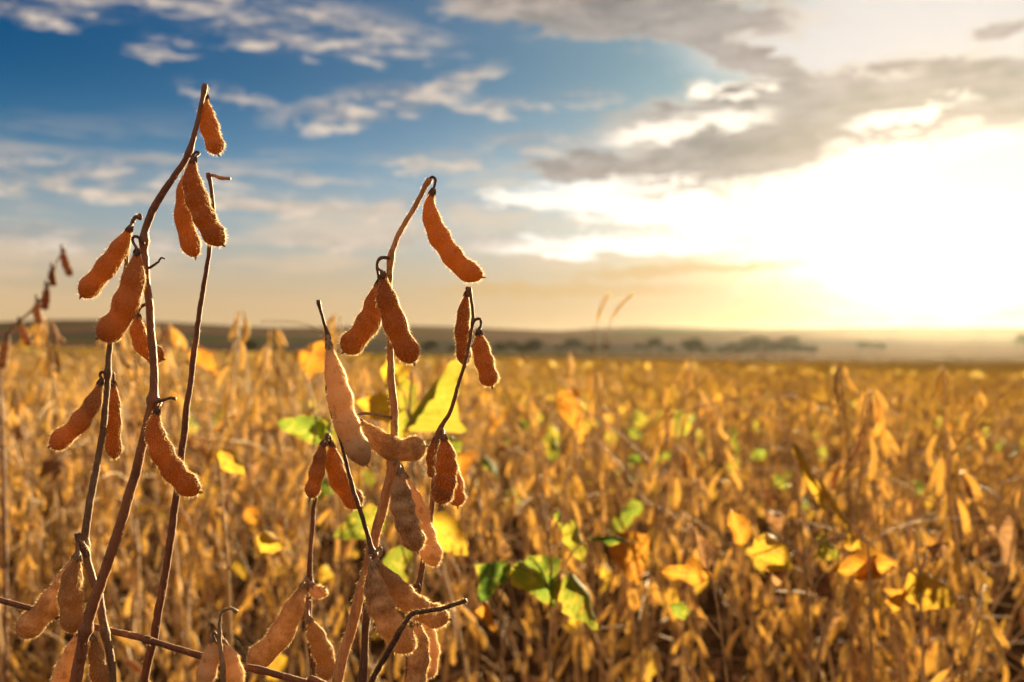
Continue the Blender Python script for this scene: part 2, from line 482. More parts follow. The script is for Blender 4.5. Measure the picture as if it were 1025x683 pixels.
# ------------------------------------------------------------------ ground and hills
def height(x, y):
    x = np.asarray(x, float); y = np.asarray(y, float)
    yy = np.maximum(y, 0)
    h = -0.027 * x / (1 + (yy / 130) ** 2) / (1 + (np.abs(x) / 90) ** 2) - 0.0075 * np.minimum(yy, 800)
    far = sstep(500, 2600, y)
    und = 5 * np.sin(x / 310 + 1.0) * np.sin(y / 420) + 3.5 * np.sin(x / 140 + y / 260)
    bumpc = 9 * np.exp(-((x - 330) / 170) ** 2)
    return h + far * (60 - 0.008 * x + bumpc + und * 2.0) - sstep(2700, 5200, y) * 110


def build_ground():
    xs = np.sinh(np.linspace(-7.2, 7.2, 150)) / math.sinh(7.2) * 5000
    ys = np.r_[-40, -10, -3, np.sinh(np.linspace(0, 7.0, 130)) / math.sinh(7.0) * 6000]
    X, Y = np.meshgrid(xs, ys)
    Z = height(X, Y)
    near = np.exp(-((Y - 4) / 8) ** 2) * np.exp(-(X / 8) ** 2)
    Z = Z + near * (rng.normal(0, 0.012, Z.shape)) - 0.0
    mb = MB(); ny, nx = X.shape
    i, j = np.meshgrid(np.arange(ny - 1), np.arange(nx - 1), indexing='ij'); a = (i * nx + j).ravel()
    mb.add(np.stack([X, Y, Z], -1).reshape(-1, 3), np.stack([a, a + 1, a + nx + 1, a + nx], 1))
    m, nt, b, out = new_mat('soil_and_hills')
    v, _ = coords(nt, 'Object', False); x, y, z = sepxyz(v)
    n1, n2 = noise(v, 9, 6, 0.6), noise(v, 60, 5, 0.65)
    soil = cmix(nt, (n1 * 0.5 + n2 * 0.5).ss(0.4, 0.62), (0.028, 0.014, 0.007), (0.11, 0.055, 0.024))
    vo = nt.nodes.new('ShaderNodeTexVoronoi'); vo.inputs['Scale'].default_value = 1 / 330
    mp = nt.nodes.new('ShaderNodeMapping'); mp.inputs[3].default_value = (0.5, 2.6, 0.0); nt.links.new(v.s, mp.inputs[0]); nt.links.new(mp.outputs[0], vo.inputs['Vector'])
    cr = nt.nodes.new('ShaderNodeValToRGB'); cr.color_ramp.interpolation = 'CONSTANT'
    ee = cr.color_ramp.elements; ee[0].color = (0.07, 0.055, 0.055, 1); ee[1].position = 0.3; ee[1].color = (0.14, 0.085, 0.055, 1)
    for p, c in ((0.5, (0.06, 0.075, 0.02)), (0.62, (0.12, 0.065, 0.045)), (0.82, (0.08, 0.055, 0.04))):
        e = ee.new(p); e.color = (*c, 1)
    rs = sepxyz(N(nt, vo.outputs['Color']))[0]; nt.links.new(rs.s, cr.inputs[0])
    hill = cmix(nt, noise(v, 0.03, 5, 0.6).ss(0.52, 0.66) * 0.6, N(nt, cr.outputs[0]), (0.045, 0.033, 0.02))
    past = cmix(nt, noise(v, 0.05, 5, 0.6).ss(0.4, 0.6), (0.17, 0.095, 0.035), (0.11, 0.07, 0.03))
    c = cmix(nt, y.lin(60, 110), soil, past); c = cmix(nt, y.lin(600, 900), c, hill)
    nt.links.new(c.s, b.inputs['Base Color']); b.inputs['Roughness'].default_value = 0.95; b.inputs['Specular IOR Level'].default_value = 0.0
    bump(nt, b, n2 * y.lin(10, 60, 1, 0), 0.8, 0.03)
    o = mb.obj('ground', [m]); tag(o, kind='structure')


build_ground()

# ------------------------------------------------------------------ pods of the field plants (shared meshes)
def rot(axis, a):
    return np.array(Matrix.Rotation(a, 3, axis))


PODM = []
for k in range(6):
    L = (0.050, 0.044, 0.055, 0.040, 0.048, 0.052)[k]; bend = (0.003, -0.003, 0.006, 0.002, -0.005, 0.001)[k]
    path = [(0, 0, 0), (bend * 0.8, 0.002, -L * 0.33), (bend, 0.002, -L * 0.66), (-bend * 0.2, 0, -L)]
    PODM.append((path, (0.0090, 0.0084, 0.0092, 0.0080, 0.0088, 0.0084)[k], (3, 2, 3, 2, 2, 3)[k]))


def field_pod_mesh(k, mat):
    mb = MB(); path, w, s = PODM[k]
    add_pod(mb, path, w, rng, s, 13, 8, 0.0, 170, 0.0022, beak=0.0016, flat=0.7, hair_wid=0.00022)
    add_tube(mb, np.array([(0, 0, 0.007), (0.001, 0, 0.003), (0, 0, -0.001)]), np.array([0.0007, 0.0006, 0.0012]), 5)
    return mb.mesh('pod', [mat, M['fuzz']])


POD_MESH = [field_pod_mesh(k, M['pod_field']) for k in range(6)] + [field_pod_mesh(k, M['pod_dark']) for k in (0, 2, 4)]
LEAF_KIND = ['leaf_yellow', 'leaf_lime', 'leaf_green', 'leaf_orange', 'leaf_dry']
LEAF_MESH = {}
for kd in LEAF_KIND:
    LEAF_MESH[kd] = []
    for q in range(3):
        mb = MB()
        dry = kd in ('leaf_dry', 'leaf_orange')
        add_leaf(mb, 0.062, 0.044, rng, curl=(0.9 if dry else 0.3) * (1 if q else -0.5), fold=0.3 + 0.3 * dry, droop=0.4 + 0.35 * q, wav=0.22 if dry else 0.14)
        LEAF_MESH[kd].append(mb.mesh('leaf', [M[kd]]))


def plan_plant(r, H, leafy=(), lush=0, npods=46):
    """stems as (points, radii); pods as (mesh index, 4x4); leaves as (kind, index, 4x4)"""
    stems, pods, leaves = [], [], []
    lean = r.normal(0, 0.06, 2)
    zs = np.linspace(0, 1, 9)
    wob = np.cumsum(r.normal(0, 0.006, (9, 2)), 0); wob -= wob[0]
    main = np.stack([wob[:, 0] + lean[0] * zs ** 1.6 * H, wob[:, 1] + lean[1] * zs ** 1.6 * H, zs * H], 1)
    stems.append((main, 0.0036, 0.0013))
    for b in range(r.integers(2, 5)):
        f = r.uniform(0.12, 0.5); p0 = main[int(f * 8)]; a = r.uniform(0, 2 * PI); L = r.uniform(0.5, 0.95) * (H - p0[2])
        o = r.uniform(0.28, 0.55) * L
        s = np.linspace(0, 1, 6)
        br = p0 + np.stack([np.cos(a) * o * s ** 0.7, np.sin(a) * o * s ** 0.7, L * s * 0.93], 1) + np.r_[[[0, 0, 0]], r.normal(0, 0.006, (5, 3))]
        stems.append((br, 0.0024, 0.001))
    spots = []
    for pts, r0, r1 in stems:
        ln = np.linalg.norm(np.diff(pts, axis=0), axis=1).sum(); n = int(ln / 0.043)
        c = spline(pts, np.linspace(0.16 if pts is main else 0.25, 1, max(n, 3)))
        spots += [(p, i == len(c) - 1) for i, p in enumerate(c) if p[2] > H * r.uniform(0.24, 0.46)]
    for p, top in spots:
        for q in range(r.integers(1, 5) + (2 if top else 0)):
            a = r.uniform(0, 2 * PI); tilt = r.uniform(0.05, 0.62)
            m = np.eye(4); sc = r.uniform(0.66, 0.95)
            m[:3, :3] = rot('Z', a) @ rot('Y', -tilt) @ rot('Z', r.uniform(-0.7, 0.7)) * sc
            off = rot('Z', a) @ np.array([0.006 + 0.004 * r.random(), 0, 0.001])
            m[:3, 3] = p + off - m[:3, :3] @ np.array([0, 0, 0.006]) * 0.6
            k = r.integers(0, 6) if r.random() > 0.13 else r.integers(6, 9)
            pods.append((int(k), m))
    if len(pods) > npods:
        idx = r.choice(len(pods), npods, replace=False); pods = [pods[i] for i in sorted(idx)]
    for b in range(r.integers(7, 14)):                      # bare petioles
        p = spots[r.integers(0, len(spots))][0]; a = r.uniform(0, 2 * PI); L = r.uniform(0.06, 0.24); up = r.uniform(-0.9, 0.9)
        d = np.array([math.cos(a), math.sin(a), up])
        stems.append((np.stack([p, p + d * L * 0.5 + (0, 0, 0.012), p + d * L]), 0.0011, 0.0006))
    for kd in leafy:
        p = spots[r.integers(len(spots) // 3, len(spots))][0] if r.random() < 0.75 else main[-2 - r.integers(0, 3)]
        a = r.uniform(0, 2 * PI); L = r.uniform(0.03, 0.11); d = np.array([math.cos(a), math.sin(a), r.uniform(0.1, 0.9)])
        e = p + d * L
        stems.append((np.stack([p, p + d * L * 0.5 + (0, 0, 0.01), e]), 0.0011, 0.0008))
        m = np.eye(4); m[:3, :3] = rot('Z', a - PI / 2 + r.normal(0, 0.4)) @ rot('X', r.uniform(-1.3, 0.1)) @ rot('Y', r.normal(0, 0.6)) * r.uniform(0.7, 1.25)
        m[:3, 3] = e
        leaves.append((kd, int(r.integers(0, 3)), m))
    return stems, pods, leaves


def stems_mb(stems, ns=6):
    mb = MB()
    for pts, r0, r1 in stems:
        n = max(4, len(pts) * 2)
        add_tube(mb, spline(pts, n), np.linspace(r0, r1, n), ns)
    return mb


VAR = [   # height, leaves, wording
    (0.84, (), 'bare upright soybean plant crowded with tan pods'),
    (0.90, (), 'tall bare soybean plant with tan pods to its tip'),
    (0.78, ('leaf_dry',), 'short soybean plant with tan pods and one shrivelled brown leaf'),
    (0.86, ('leaf_dry', 'leaf_dry', 'leaf_orange'), 'soybean plant with tan pods, brown shrivelled and orange leaves'),
    (0.82, ('leaf_yellow', 'leaf_yellow', 'leaf_orange'), 'soybean plant with tan pods and a few yellow leaves left'),
    (0.88, ('leaf_yellow', 'leaf_lime', 'leaf_green', 'leaf_yellow'), 'soybean plant still carrying yellow and green leaves'),
    (0.80, (), 'bare spreading soybean plant with open side branches of pods'),
    (0.85, ('leaf_orange', 'leaf_orange', 'leaf_dry'), 'soybean plant with tan pods and curled orange leaves'),
]
PLANS = [plan_plant(np.random.default_rng(100 + i), v[0], v[1]) for i, v in enumerate(VAR)]
STEM_MESH = [stems_mb(p[0]).mesh('stem', [M['stem_field']]) for p in PLANS]


def merged_plant(plan, low=False, mb=None, T=None, mats=None, r=rng):
    """one mesh holding a whole far plant; material slots: stem, pod, dark pod, leaves"""
    own = mb is None
    if own: mb = MB()
    stems, pods, leaves = plan
    def X(V): return V if T is None else V @ T[:3, :3].T + T[:3, 3]
    for pts, r0, r1 in stems:
        n = 4 if low else 7
        add_tube(mb, X(spline(pts, n)), np.linspace(r0, r1, n) * (1.25 if low else 1), 3 if low else 5, 0, False)
    for k, m in pods:
        kk = k if k < 6 else (0, 2, 4)[k - 6]
        path, w, s = PODM[kk]
        path = np.array(path) @ m[:3, :3].T + m[:3, 3]
        if low:
            c = spline(path, np.array([0, 0.3, 0.7, 1.0])); th = np.arange(4) * PI / 2
            d = nrm(c[-1] - c[0]); a = nrm(np.cross(d, (0.3, 0.9, 0.1))); b = np.cross(a, d); hw = np.array([.2, .9, 1, .2]) * w / 2
            V = c[:, None] + hw[:, None, None] * (np.cos(th)[None, :, None] * a + np.sin(th)[None, :, None] * b * 0.7)
            mb.add(X(V.reshape(-1, 3)), ring_quads(4, 4), None, 1 if k < 6 else 2)
        else:
            sub = MB(); add_pod(sub, path, w * np.linalg.norm(m[:3, 0]), r, s, 9, 6, 0.3, 50, 0.0024, beak=0, flat=0.7, hair_wid=0.0003)
            V = X(np.concatenate(sub.v)); mb.add(V, sub.q[0][0], sub.t[0][0], 1 if k < 6 else 2, np.concatenate(sub.l)); mb.t.append((sub.t[1][0] + mb.nv - len(V), 8))
    for kd, q, m in leaves:
        mm = m if T is None else T @ m
        add_leaf(mb, 0.062, 0.044, r, 3 + LEAF_KIND.index(kd), mm, nx=3 if low else 5, ny=4 if low else 7, curl=0.5, droop=0.6, wav=0.12)
    return mb


MERGED_MATS = [M['stem_field'], M['pod_field'], M['pod_dark']] + [M[k] for k in LEAF_KIND] + [M['fuzz']]
MERGED_MESH = [merged_plant(p).mesh('soybean_plant', MERGED_MATS) for p in PLANS]


def make_parted(i):
    root = empty('soybean_plant', (0, 0, 0))
    stems, pods, leaves = PLANS[i]
    s = bpy.data.objects.new('stem', STEM_MESH[i]); COL.objects.link(s); s.parent = root
    for k, m in pods:
        o = bpy.data.objects.new('pod', POD_MESH[k]); COL.objects.link(o); o.parent = root; o.matrix_local = Matrix(m.tolist())
    for kd, q, m in leaves:
        o = bpy.data.objects.new('leaf', LEAF_MESH[kd][q]); COL.objects.link(o); o.parent = root; o.matrix_local = Matrix(m.tolist())
    return root


PROTO = {}


def place_parted(i, loc, rz, sc, tilt, label, group):
    if i not in PROTO:
        root = PROTO[i] = make_parted(i)
    else:
        src = PROTO[i]
        root = src.copy(); COL.objects.link(root)
        for ch in src.children:
            c = ch.copy(); COL.objects.link(c); c.parent = root
    root.location = loc; root.rotation_euler = (tilt[0], tilt[1], rz); root.scale = (sc, sc, sc)
    return tag(root, label, 'plant', group)


# spots in rows that run roughly across the view
def field_spots(y0, y1, row=0.42, step=0.085, thin=None):
    out = []
    y = y0
    while y < y1:
        half = 0.60 * y + 0.5
        x = -half
        while x < half:
            px, py_ = x + rng.normal(0, 0.02), y + rng.normal(0, 0.055) + 0.10 * x * 0.3
            if thin is None or rng.random() < thin(px, py_): out.append((px, py_))
            x += step * rng.uniform(0.7, 1.5)
        y += row
    return out


def thin_near(x, y):
    k = 1.0
    if y < 1.36: return 0.0
    if y < 1.5 and x > 0.02: k = 0.55
    if y < 2.45 and 0.04 < x / y < 0.22: k *= 0.6      # a gap in the rows
    if 2.45 < y < 3.3: k *= 0.3
    return k


cand = field_spots(1.25, 8.0, 0.46, 0.115, thin=thin_near)
cand.sort(key=lambda p: p[1] + 0.1 * abs(p[0]))
near_spots = cand[:275]
rest = cand[275:]
# ragged tall plants at the left that stand up against the sky
for x, y in ((-.62, 1.3), (-.50, 1.42), (-.40, 1.36), (-.34, 1.52), (-.72, 1.6), (-.55, 1.75), (-.44, 1.85), (-.80, 1.9), (-.66, 2.1), (-.58, 2.3), (-.95, 2.2), (-.48, 2.45)):
    near_spots.insert(0, (x * 1.22, y * 1.22))
# tall pod-laden plants standing nearer than the rest, right of the sharp stems
for u, y in ((.045, 1.42), (.085, 1.62), (.135, 1.75), (.19, 1.5), (.262, 1.46), (.30, 1.66), (.335, 1.40), (.368, 1.52), (.41, 1.44), (.452, 1.62), (.492, 1.5)):
    near_spots.insert(12, (u * y, y))
near_spots = near_spots[:298]
GROUPS = ['soybean plants close behind the sharp stems', 'soybean plants of the middle rows']
for n, (x, y) in enumerate(near_spots):
    i = int(rng.choice(8, p=[.21, .16, .12, .12, .09, .06, .16, .08]))
    if 1.9 < y < 5 and -0.02 < x / y < 0.22 and rng.random() < 0.5: i = int(rng.choice([4, 5, 5]))
    z = float(height(x, y)) - 0.01
    top = rng.uniform(0.84, 0.985) if y < 2.45 else rng.uniform(0.74, 0.90)
    if x < -0.12 * y: top += 0.03
    if n < 12: top = rng.uniform(0.98, 1.04)
    elif n < 23:
        top = rng.uniform(0.90, 0.975)
        i = int(rng.choice([0, 1, 6]))
    sc = top / VAR[i][0]
    tilt = rng.normal(0, 0.10, 2)
    if rng.random() < 0.10: tilt = rng.normal(0, 0.25, 2)
    if n < 100:
        place_parted(i, (x, y, z), rng.uniform(0, 6.28), sc, tilt, VAR[i][2] + ', in the nearest blurred rows', GROUPS[0] + ': ' + VAR[i][2])
    else:
        o = bpy.data.objects.new('soybean_plant', MERGED_MESH[i]); COL.objects.link(o)
        o.location = (x, y, z); o.rotation_euler = (tilt[0], tilt[1], rng.uniform(0, 6.28)); o.scale = (sc,) * 3
        tag(o, VAR[i][2] + ', farther out', 'plant', GROUPS[1] + ': ' + VAR[i][2])

# ------------------------------------------------------------------ the rest of the crop: one mass
def build_crop():
    ymax = max(y for _, y in near_spots)
    spots = list(rest) + field_spots(8.0, 14, 0.42, 0.13)
    y = 14.0
    while y < 46:
        half = 0.60 * y + 1
        n = int(half * 2 * 2.6)
        for x in rng.uniform(-half, half, n): spots.append((x, y + rng.normal(0, 0.15)))
        y += 0.8
    mb = MB()
    lows = [plan_plant(np.random.default_rng(500 + i), h, l, npods=20) for i, (h, l) in enumerate([
        (0.84, ()), (0.88, ('leaf_dry',)), (0.8, ('leaf_yellow', 'leaf_orange')), (0.86, ()), (0.82, ('leaf_lime', 'leaf_yellow', 'leaf_green')), (0.85, ('leaf_orange', 'leaf_dry')), (.85, ('leaf_yellow', 'leaf_yellow', 'leaf_yellow'))])]
    lowm = []
    for p in lows:
        m = merged_plant(p, True); lowm.append((np.concatenate(m.v), m.q, m.t))
    for x, y in spots:
        k = int(rng.choice(7, p=[.25, .17, .09, .24, .07, .12, .06]))
        if y < 14 and -0.02 < x / y < 0.2 and rng.random() < 0.45: k = int(rng.choice([4, 4, 6]))
        V, q, t = lowm[k]
        s = rng.uniform(0.93, 1.13); fat = 1.0 if y < 14 else 1.0 + (y - 14) / 20
        A = rot('Z', rng.uniform(0, 6.28)) @ rot('X', rng.normal(0, 0.09)); A = A * s
        A[0] *= fat; A[1] *= fat
        off = mb.nv
        mb.v.append(V @ A.T + (x, y, float(height(x, y)) - 0.01)); mb.l.append(np.zeros((len(V), 3)))
        mb.q += [(a + off, mi) for a, mi in q]; mb.t += [(a + off, mi) for a, mi in t]
        mb.nv += len(V)
    # far canopy: ragged top of the crop out to the field edge
    xs = np.linspace(-1, 1, 260); ys = np.geomspace(30, 135, 90)
    U, Y = np.meshgrid(xs, ys); X = U * (0.62 * Y + 4)
    Z = height(X, Y) + 0.72 + rng.uniform(-0.16, 0.22, X.shape)
    i, j = np.meshgrid(np.arange(89), np.arange(259), indexing='ij'); a = (i * 260 + j).ravel()
    q = np.stack([a, a + 1, a + 261, a + 260], 1)
    pick = rng.random(len(q)); off = mb.nv
    mb.add(np.stack([X, Y, Z], -1).reshape(-1, 3))
    mb.q.append((q + off, 9))
    cm, nt, b, out = new_mat('far_crop_top')
    v, _ = coords(nt, 'Object', False)
    c = cmix(nt, noise(v, 2.5, 5, 0.7).ss(0.38, 0.62), (0.60, 0.40, 0.09), (0.90, 0.68, 0.20))
    c = cmix(nt, noise(v, 0.12, 3, 0.6).ss(0.5, 0.65) * 0.6, c, (0.42, 0.36, 0.05))
    nt.links.new(c.s, b.inputs['Base Color']); b.inputs['Roughness'].default_value = 1.0; b.inputs['Specular IOR Level'].default_value = 0.0
    translucent(nt, b, out, c, 0.75)
    o = mb.obj('soybean_crop', [M['stem_field'], M['pod_far'], M['pod_field']] + MERGED_MATS[3:] + [cm], smooth=False)
    tag(o, 'golden mass of ripe soybeans running out to the far edge of the field', 'crop', None, 'stuff')


build_crop()

# ------------------------------------------------------------------ fallen leaves on the soil
def build_litter():
    mb = MB()
    for k in range(2600):
        y = 0.4 + 7 * rng.random() ** 1.3; x = rng.uniform(-1, 1) * (0.6 * y + 0.5)
        m = np.eye(4); m[:3, :3] = rot('Z', rng.uniform(0, 6.28)) @ rot('X', rng.normal(0, 0.35)) @ rot('Y', rng.normal(0, 0.4)) * rng.uniform(0.6, 1.2)
        m[:3, 3] = (x, y, float(height(x, y)) + 0.012 + 0.03 * rng.random() ** 2)
        add_leaf(mb, 0.062, 0.046, rng, int(rng.choice(3, p=[.86, .10, .04])), m, curl=0.8, fold=0.3, droop=0.3, wav=0.2, nx=4, ny=5)
    for k in range(900):
        y = 0.4 + 6 * rng.random() ** 1.3; x = rng.uniform(-1, 1) * (0.6 * y + 0.5); a = rng.uniform(0, 6.28); L = rng.uniform(0.06, 0.25)
        p = np.array([x, y, float(height(x, y)) + 0.015]); d = np.array([math.cos(a), math.sin(a), rng.uniform(-0.05, 0.35)]) * L
        add_tube(mb, np.stack([p, p + d * .5 + (0, 0, .01), p + d]), np.array([.0016, .0014, .0009]), 4, 3)
    tag(mb.obj('fallen_leaves', [M['leaf_dry'], M['leaf_orange'], M['leaf_yellow'], M['stem_grey']]), 'brown fallen leaves and twigs littering the dark soil', 'leaf litter', None, 'stuff')


build_litter()

# ------------------------------------------------------------------ far trees
def build_trees():
    mt = stem_mat('bark', (0.05, 0.035, 0.025), (0.11, 0.08, 0.055))
    m, nt, b, out = new_mat('tree_foliage')
    v, r = coords(nt)
    c = cmix(nt, noise(v, 0.5, 4, 0.6).ss(0.35, 0.65), (0.020, 0.026, 0.010), (0.055, 0.055, 0.020)); nt.links.new(c.s, b.inputs['Base Color'])
    b.inputs['Roughness'].default_value = 0.8
    translucent(nt, b, out, c, 0.45)
    kinds = []
    for k in range(3):
        r = np.random.default_rng(40 + k)
        tr = MB(); H = (9, 7, 8)[k]
        add_tube(tr, np.array([(0, 0, -0.3), (0.1, 0, H * .3), (0.0, 0.1, H * .62)]), np.array([0.3, 0.22, 0.1]), 7)
        cl = []
        for q in range(6):
            a = q * 1.05 + r.uniform(0, .5); e = np.array([math.cos(a) * H * .28, math.sin(a) * H * .28, H * r.uniform(.5, .85)])
            add_tube(tr, np.stack([(0, 0, H * .3), e * .5 + (0, 0, H * .2), e]), np.array([.12, .08, .03]), 5); cl.append(e)
        cl.append(np.array([0, 0, H * .85]))
        cr = MB()
        for e in cl:
            n = 240; p = nrm(r.normal(0, 1, (n, 3))) * r.uniform(0.3, 1, (n, 1)) ** .5 * np.array([1, 1, .8]) * H * r.uniform(.17, .27) + e
            s = r.uniform(.22, .5, (n, 1)); a1 = nrm(r.normal(0, 1, (n, 3))); a2 = nrm(np.cross(a1, r.normal(0, 1, (n, 3))))
            V = np.stack([p - a1 * s, p + a2 * s * .6, p + a1 * s, p - a2 * s * .6], 1).reshape(-1, 3)
            cr.add(V, np.arange(4 * n).reshape(-1, 4))
        kinds.append((tr.mesh('trunk', [mt]), cr.mesh('crown', [m], False)))
    def tree(px, Y, k, s, label, group):
        u = (px - 512) / FPX; x = u * Y
        root = empty('field_tree', (x, Y, float(height(x, Y))), random.uniform(0, 6)); root.scale = (s * random.uniform(1, 1.35), s, s)
        for nm, me in zip(('trunk', 'crown'), kinds[k]):
            o = bpy.data.objects.new(nm, me); COL.objects.link(o); o.parent = root
        tag(root, label, 'tree', group)
    for k, px in enumerate((693, 706, 722, 734, 743, 751, 760, 770, 779, 789, 801, 812)):
        tree(px, 560 + 25 * math.sin(k * 2.1), k % 3, (1.3, .9, .85, 1.05, 1.15, 1.35, 1.4, 1.2, 1.15, 1.4, 1.2, .9)[k], 'dark round tree in the clump of trees beyond the field', 'trees in the clump beyond the field')
    tree(1023, 900, 0, 1.7, 'lone dark tree on the horizon at the right edge under the bright sky', None)
    for k, px in enumerate((500, 512, 523, 534, 560, 574, 590, 606, 640, 655, 668, 865, 880, 430, 455, 250, 275)):
        tree(px, 700 + 40 * math.sin(k * 1.7), k % 3, (1.1, 1.5, 1.0, 1.3)[k % 4], 'small dark tree in the thin line of trees below the hills', 'trees in the line below the hills')


build_trees()


def build_haze():
    xs, ys, zs = (-5100, 5100), (-45, 6100), (-160, 85)
    v = [(x, y, z) for x in xs for y in ys for z in zs]
    me = bpy.data.meshes.new('haze'); me.from_pydata(v, [], [(0, 1, 3, 2), (4, 6, 7, 5), (0, 4, 5, 1), (2, 3, 7, 6), (0, 2, 6, 4), (1, 5, 7, 3)])
    m, nt, b, out = new_mat('evening_haze'); nt.nodes.remove(b)
    pv = nt.nodes.new('ShaderNodeVolumePrincipled'); pv.inputs['Color'].default_value = (0.9, 0.86, 0.8, 1); pv.inputs['Density'].default_value = HAZE
    pv.inputs['Anisotropy'].default_value = 0.82
    nt.links.new(pv.outputs[0], out.inputs['Volume']); me.materials.append(m)
    o = bpy.data.objects.new('haze', me); COL.objects.link(o); tag(o, 'warm evening haze over the field and the hills', 'haze', None, 'stuff')


HAZE = 0.000014
build_haze()

# ------------------------------------------------------------------ the sharp stems in front
HR = np.random.default_rng(7)


def PP(pts, Y, dy=None):
    dy = [0] * len(pts) if dy is None else dy
    return np.array([P(a, b, Y + d) for (a, b), d in zip(pts, dy)])


class Stalk:
    """a soybean stalk: a stem from the soil up through px points at distance Y, with pods on it"""
    def __init__(s, label, pts, widths, Y, mat, nodes=(), hairs=0, ground=True, group=None, ybase=0.0, swing=0.3):
        top = PP(pts, Y)
        w = np.array(widths, float) * Y / FPX / 2 * 0.9
        s.Y = Y
        if ground:
            p, q = top[-1], top[-2]
            d = (p - q) / max(1e-6, q[2] - p[2])
            gx = p[0] + d[0] * swing * 0.5
            g = np.array([gx, Y + ybase, float(height(gx, Y + ybase)) - 0.02])
            mid = p + np.array([d[0] * 0.10, ybase * 0.15, -0.14])
            low = (mid + g) / 2 + np.array([d[0] * 0.05, 0, 0])
            path = np.vstack([top, mid, low, g]); w = np.r_[w, w[-1] * 1.05, w[-1] * 1.12, w[-1] * 1.25]
            base = g + (0, 0, 0.02)
        else:
            path = top; base = path[-1]
        s.root = empty('soybean_plant', base)
        s.base = np.array(base)
        tag(s.root, label, 'plant', group)
        s.stem = s.tube('stem', path, w, mat, nodes, hairs, pts, s.root)

    def tube(s, name, path, w, mat, nodes=(), hairs=0, pts=None, parent=None, ns=12):
        L = np.linalg.norm(np.diff(path, axis=0), axis=1).sum()
        n = int(np.clip(L / 0.0016, 24, 520))
        C4 = spline(np.c_[path, w], n)
        C, rad = C4[:, :3], C4[:, 3].copy()
        rad *= 1 + 0.06 * np.sin(np.arange(n) * 0.33 + HR.uniform(0, 6)) * np.sin(np.arange(n) * 0.071 + HR.uniform(0, 6)) + HR.normal(0, 0.025, n)
        for nd in nodes:
            c = P(nd[0], nd[1], s.Y); dd = np.linalg.norm((C - c)[:, [0, 2]], axis=1)
            k = nd[2] if len(nd) > 2 else 0.45
            rad *= 1 + k * np.exp(-(dd / 0.0026) ** 2)
        k5 = np.ones(7) / 7
        jx, jy = (np.convolve(HR.normal(0, 0.0006, n + 6), k5, 'valid') for _ in range(2))
        C = C + np.c_[jx, jy, np.zeros(n)]
        mb = MB()
        T, W, B = add_tube(mb, C, rad, ns)
        if hairs: add_hairs(mb, C, T, W, B, rad, rad, hairs * 2, 0.0016, 0.0001, 1, HR, 0, min(1, 0.42 / L))
        mb.v = [v - s.base for v in mb.v]
        return mb.obj(name, [M[mat], M['fuzz']], s.root)

    def bare(s, name, pts, widths, mat, dY=0.0, hairs=0, nodes=(), extra=None, dys=None):
        path = PP(pts, s.Y + dY, dys)
        w = np.array(widths, float) * s.Y / FPX / 2
        return s.tube(name, path, w, mat, nodes, hairs, None, s.root, 8)

    def pod(s, pts, width, hook=None, dY=0.0, seeds=2, roll=0.0, mat='pod_brown', hairs=1500, flat=0.68, dys=None, label=None, hair_len=0.0016):
        Y = s.Y + dY
        path = PP(pts, Y, dys)
        mb = MB()
        C, T = add_pod(mb, path, width * Y / FPX, HR, seeds, roll=roll + HR.uniform(-.45, .45), hairs=hairs, flat=flat, hair_len=hair_len)
        mb.v = [v - s.base for v in mb.v]
        o = mb.obj('pod', [M[mat], M['fuzz']], s.root)
        if label: o['label'] = label
        # stalklet with the dried calyx
        if hook is None: hook = [(pts[0][0] - 1.5, pts[0][1] - 5)]
        hp = [P(a, b, s.Y + dY * 0.4) for a, b in hook] + [C[0], C[min(2, len(C) - 1)]]
        pm = MB()
        hc = spline(np.array(hp), 18)
        w0 = 4.0 * Y / FPX / 2
        add_tube(pm, hc, np.r_[np.linspace(w0 * 0.85, w0 * 0.7, 12), np.linspace(w0 * 0.8, w0 * 1.5, 6)], 8)
        t0 = nrm(C[2] - C[0]); a = nrm(np.cross(t0, (0.2, 1, 0.1))); b = np.cross(t0, a)
        for q in range(5):
            th = q * 2 * PI / 5 + HR.uniform(-.3, .3); out = a * math.cos(th) + b * math.sin(th)
            ln = HR.uniform(.0022, .004)
            add_tube(pm, np.stack([C[0] - t0 * .0008 + out * w0 * .7, C[0] + t0 * ln * .5 + out * w0 * 1.7, C[0] + t0 * ln + out * w0 * HR.uniform(1.6, 2.4)]), np.array([.0006, .0005, .0001]), 5)
        pm.v = [v - (s.base) for v in pm.v]
        c = pm.obj('calyx', [M['stem_dark' if mat != 'pod_tan' else 'stem_grey']], o)
        return o


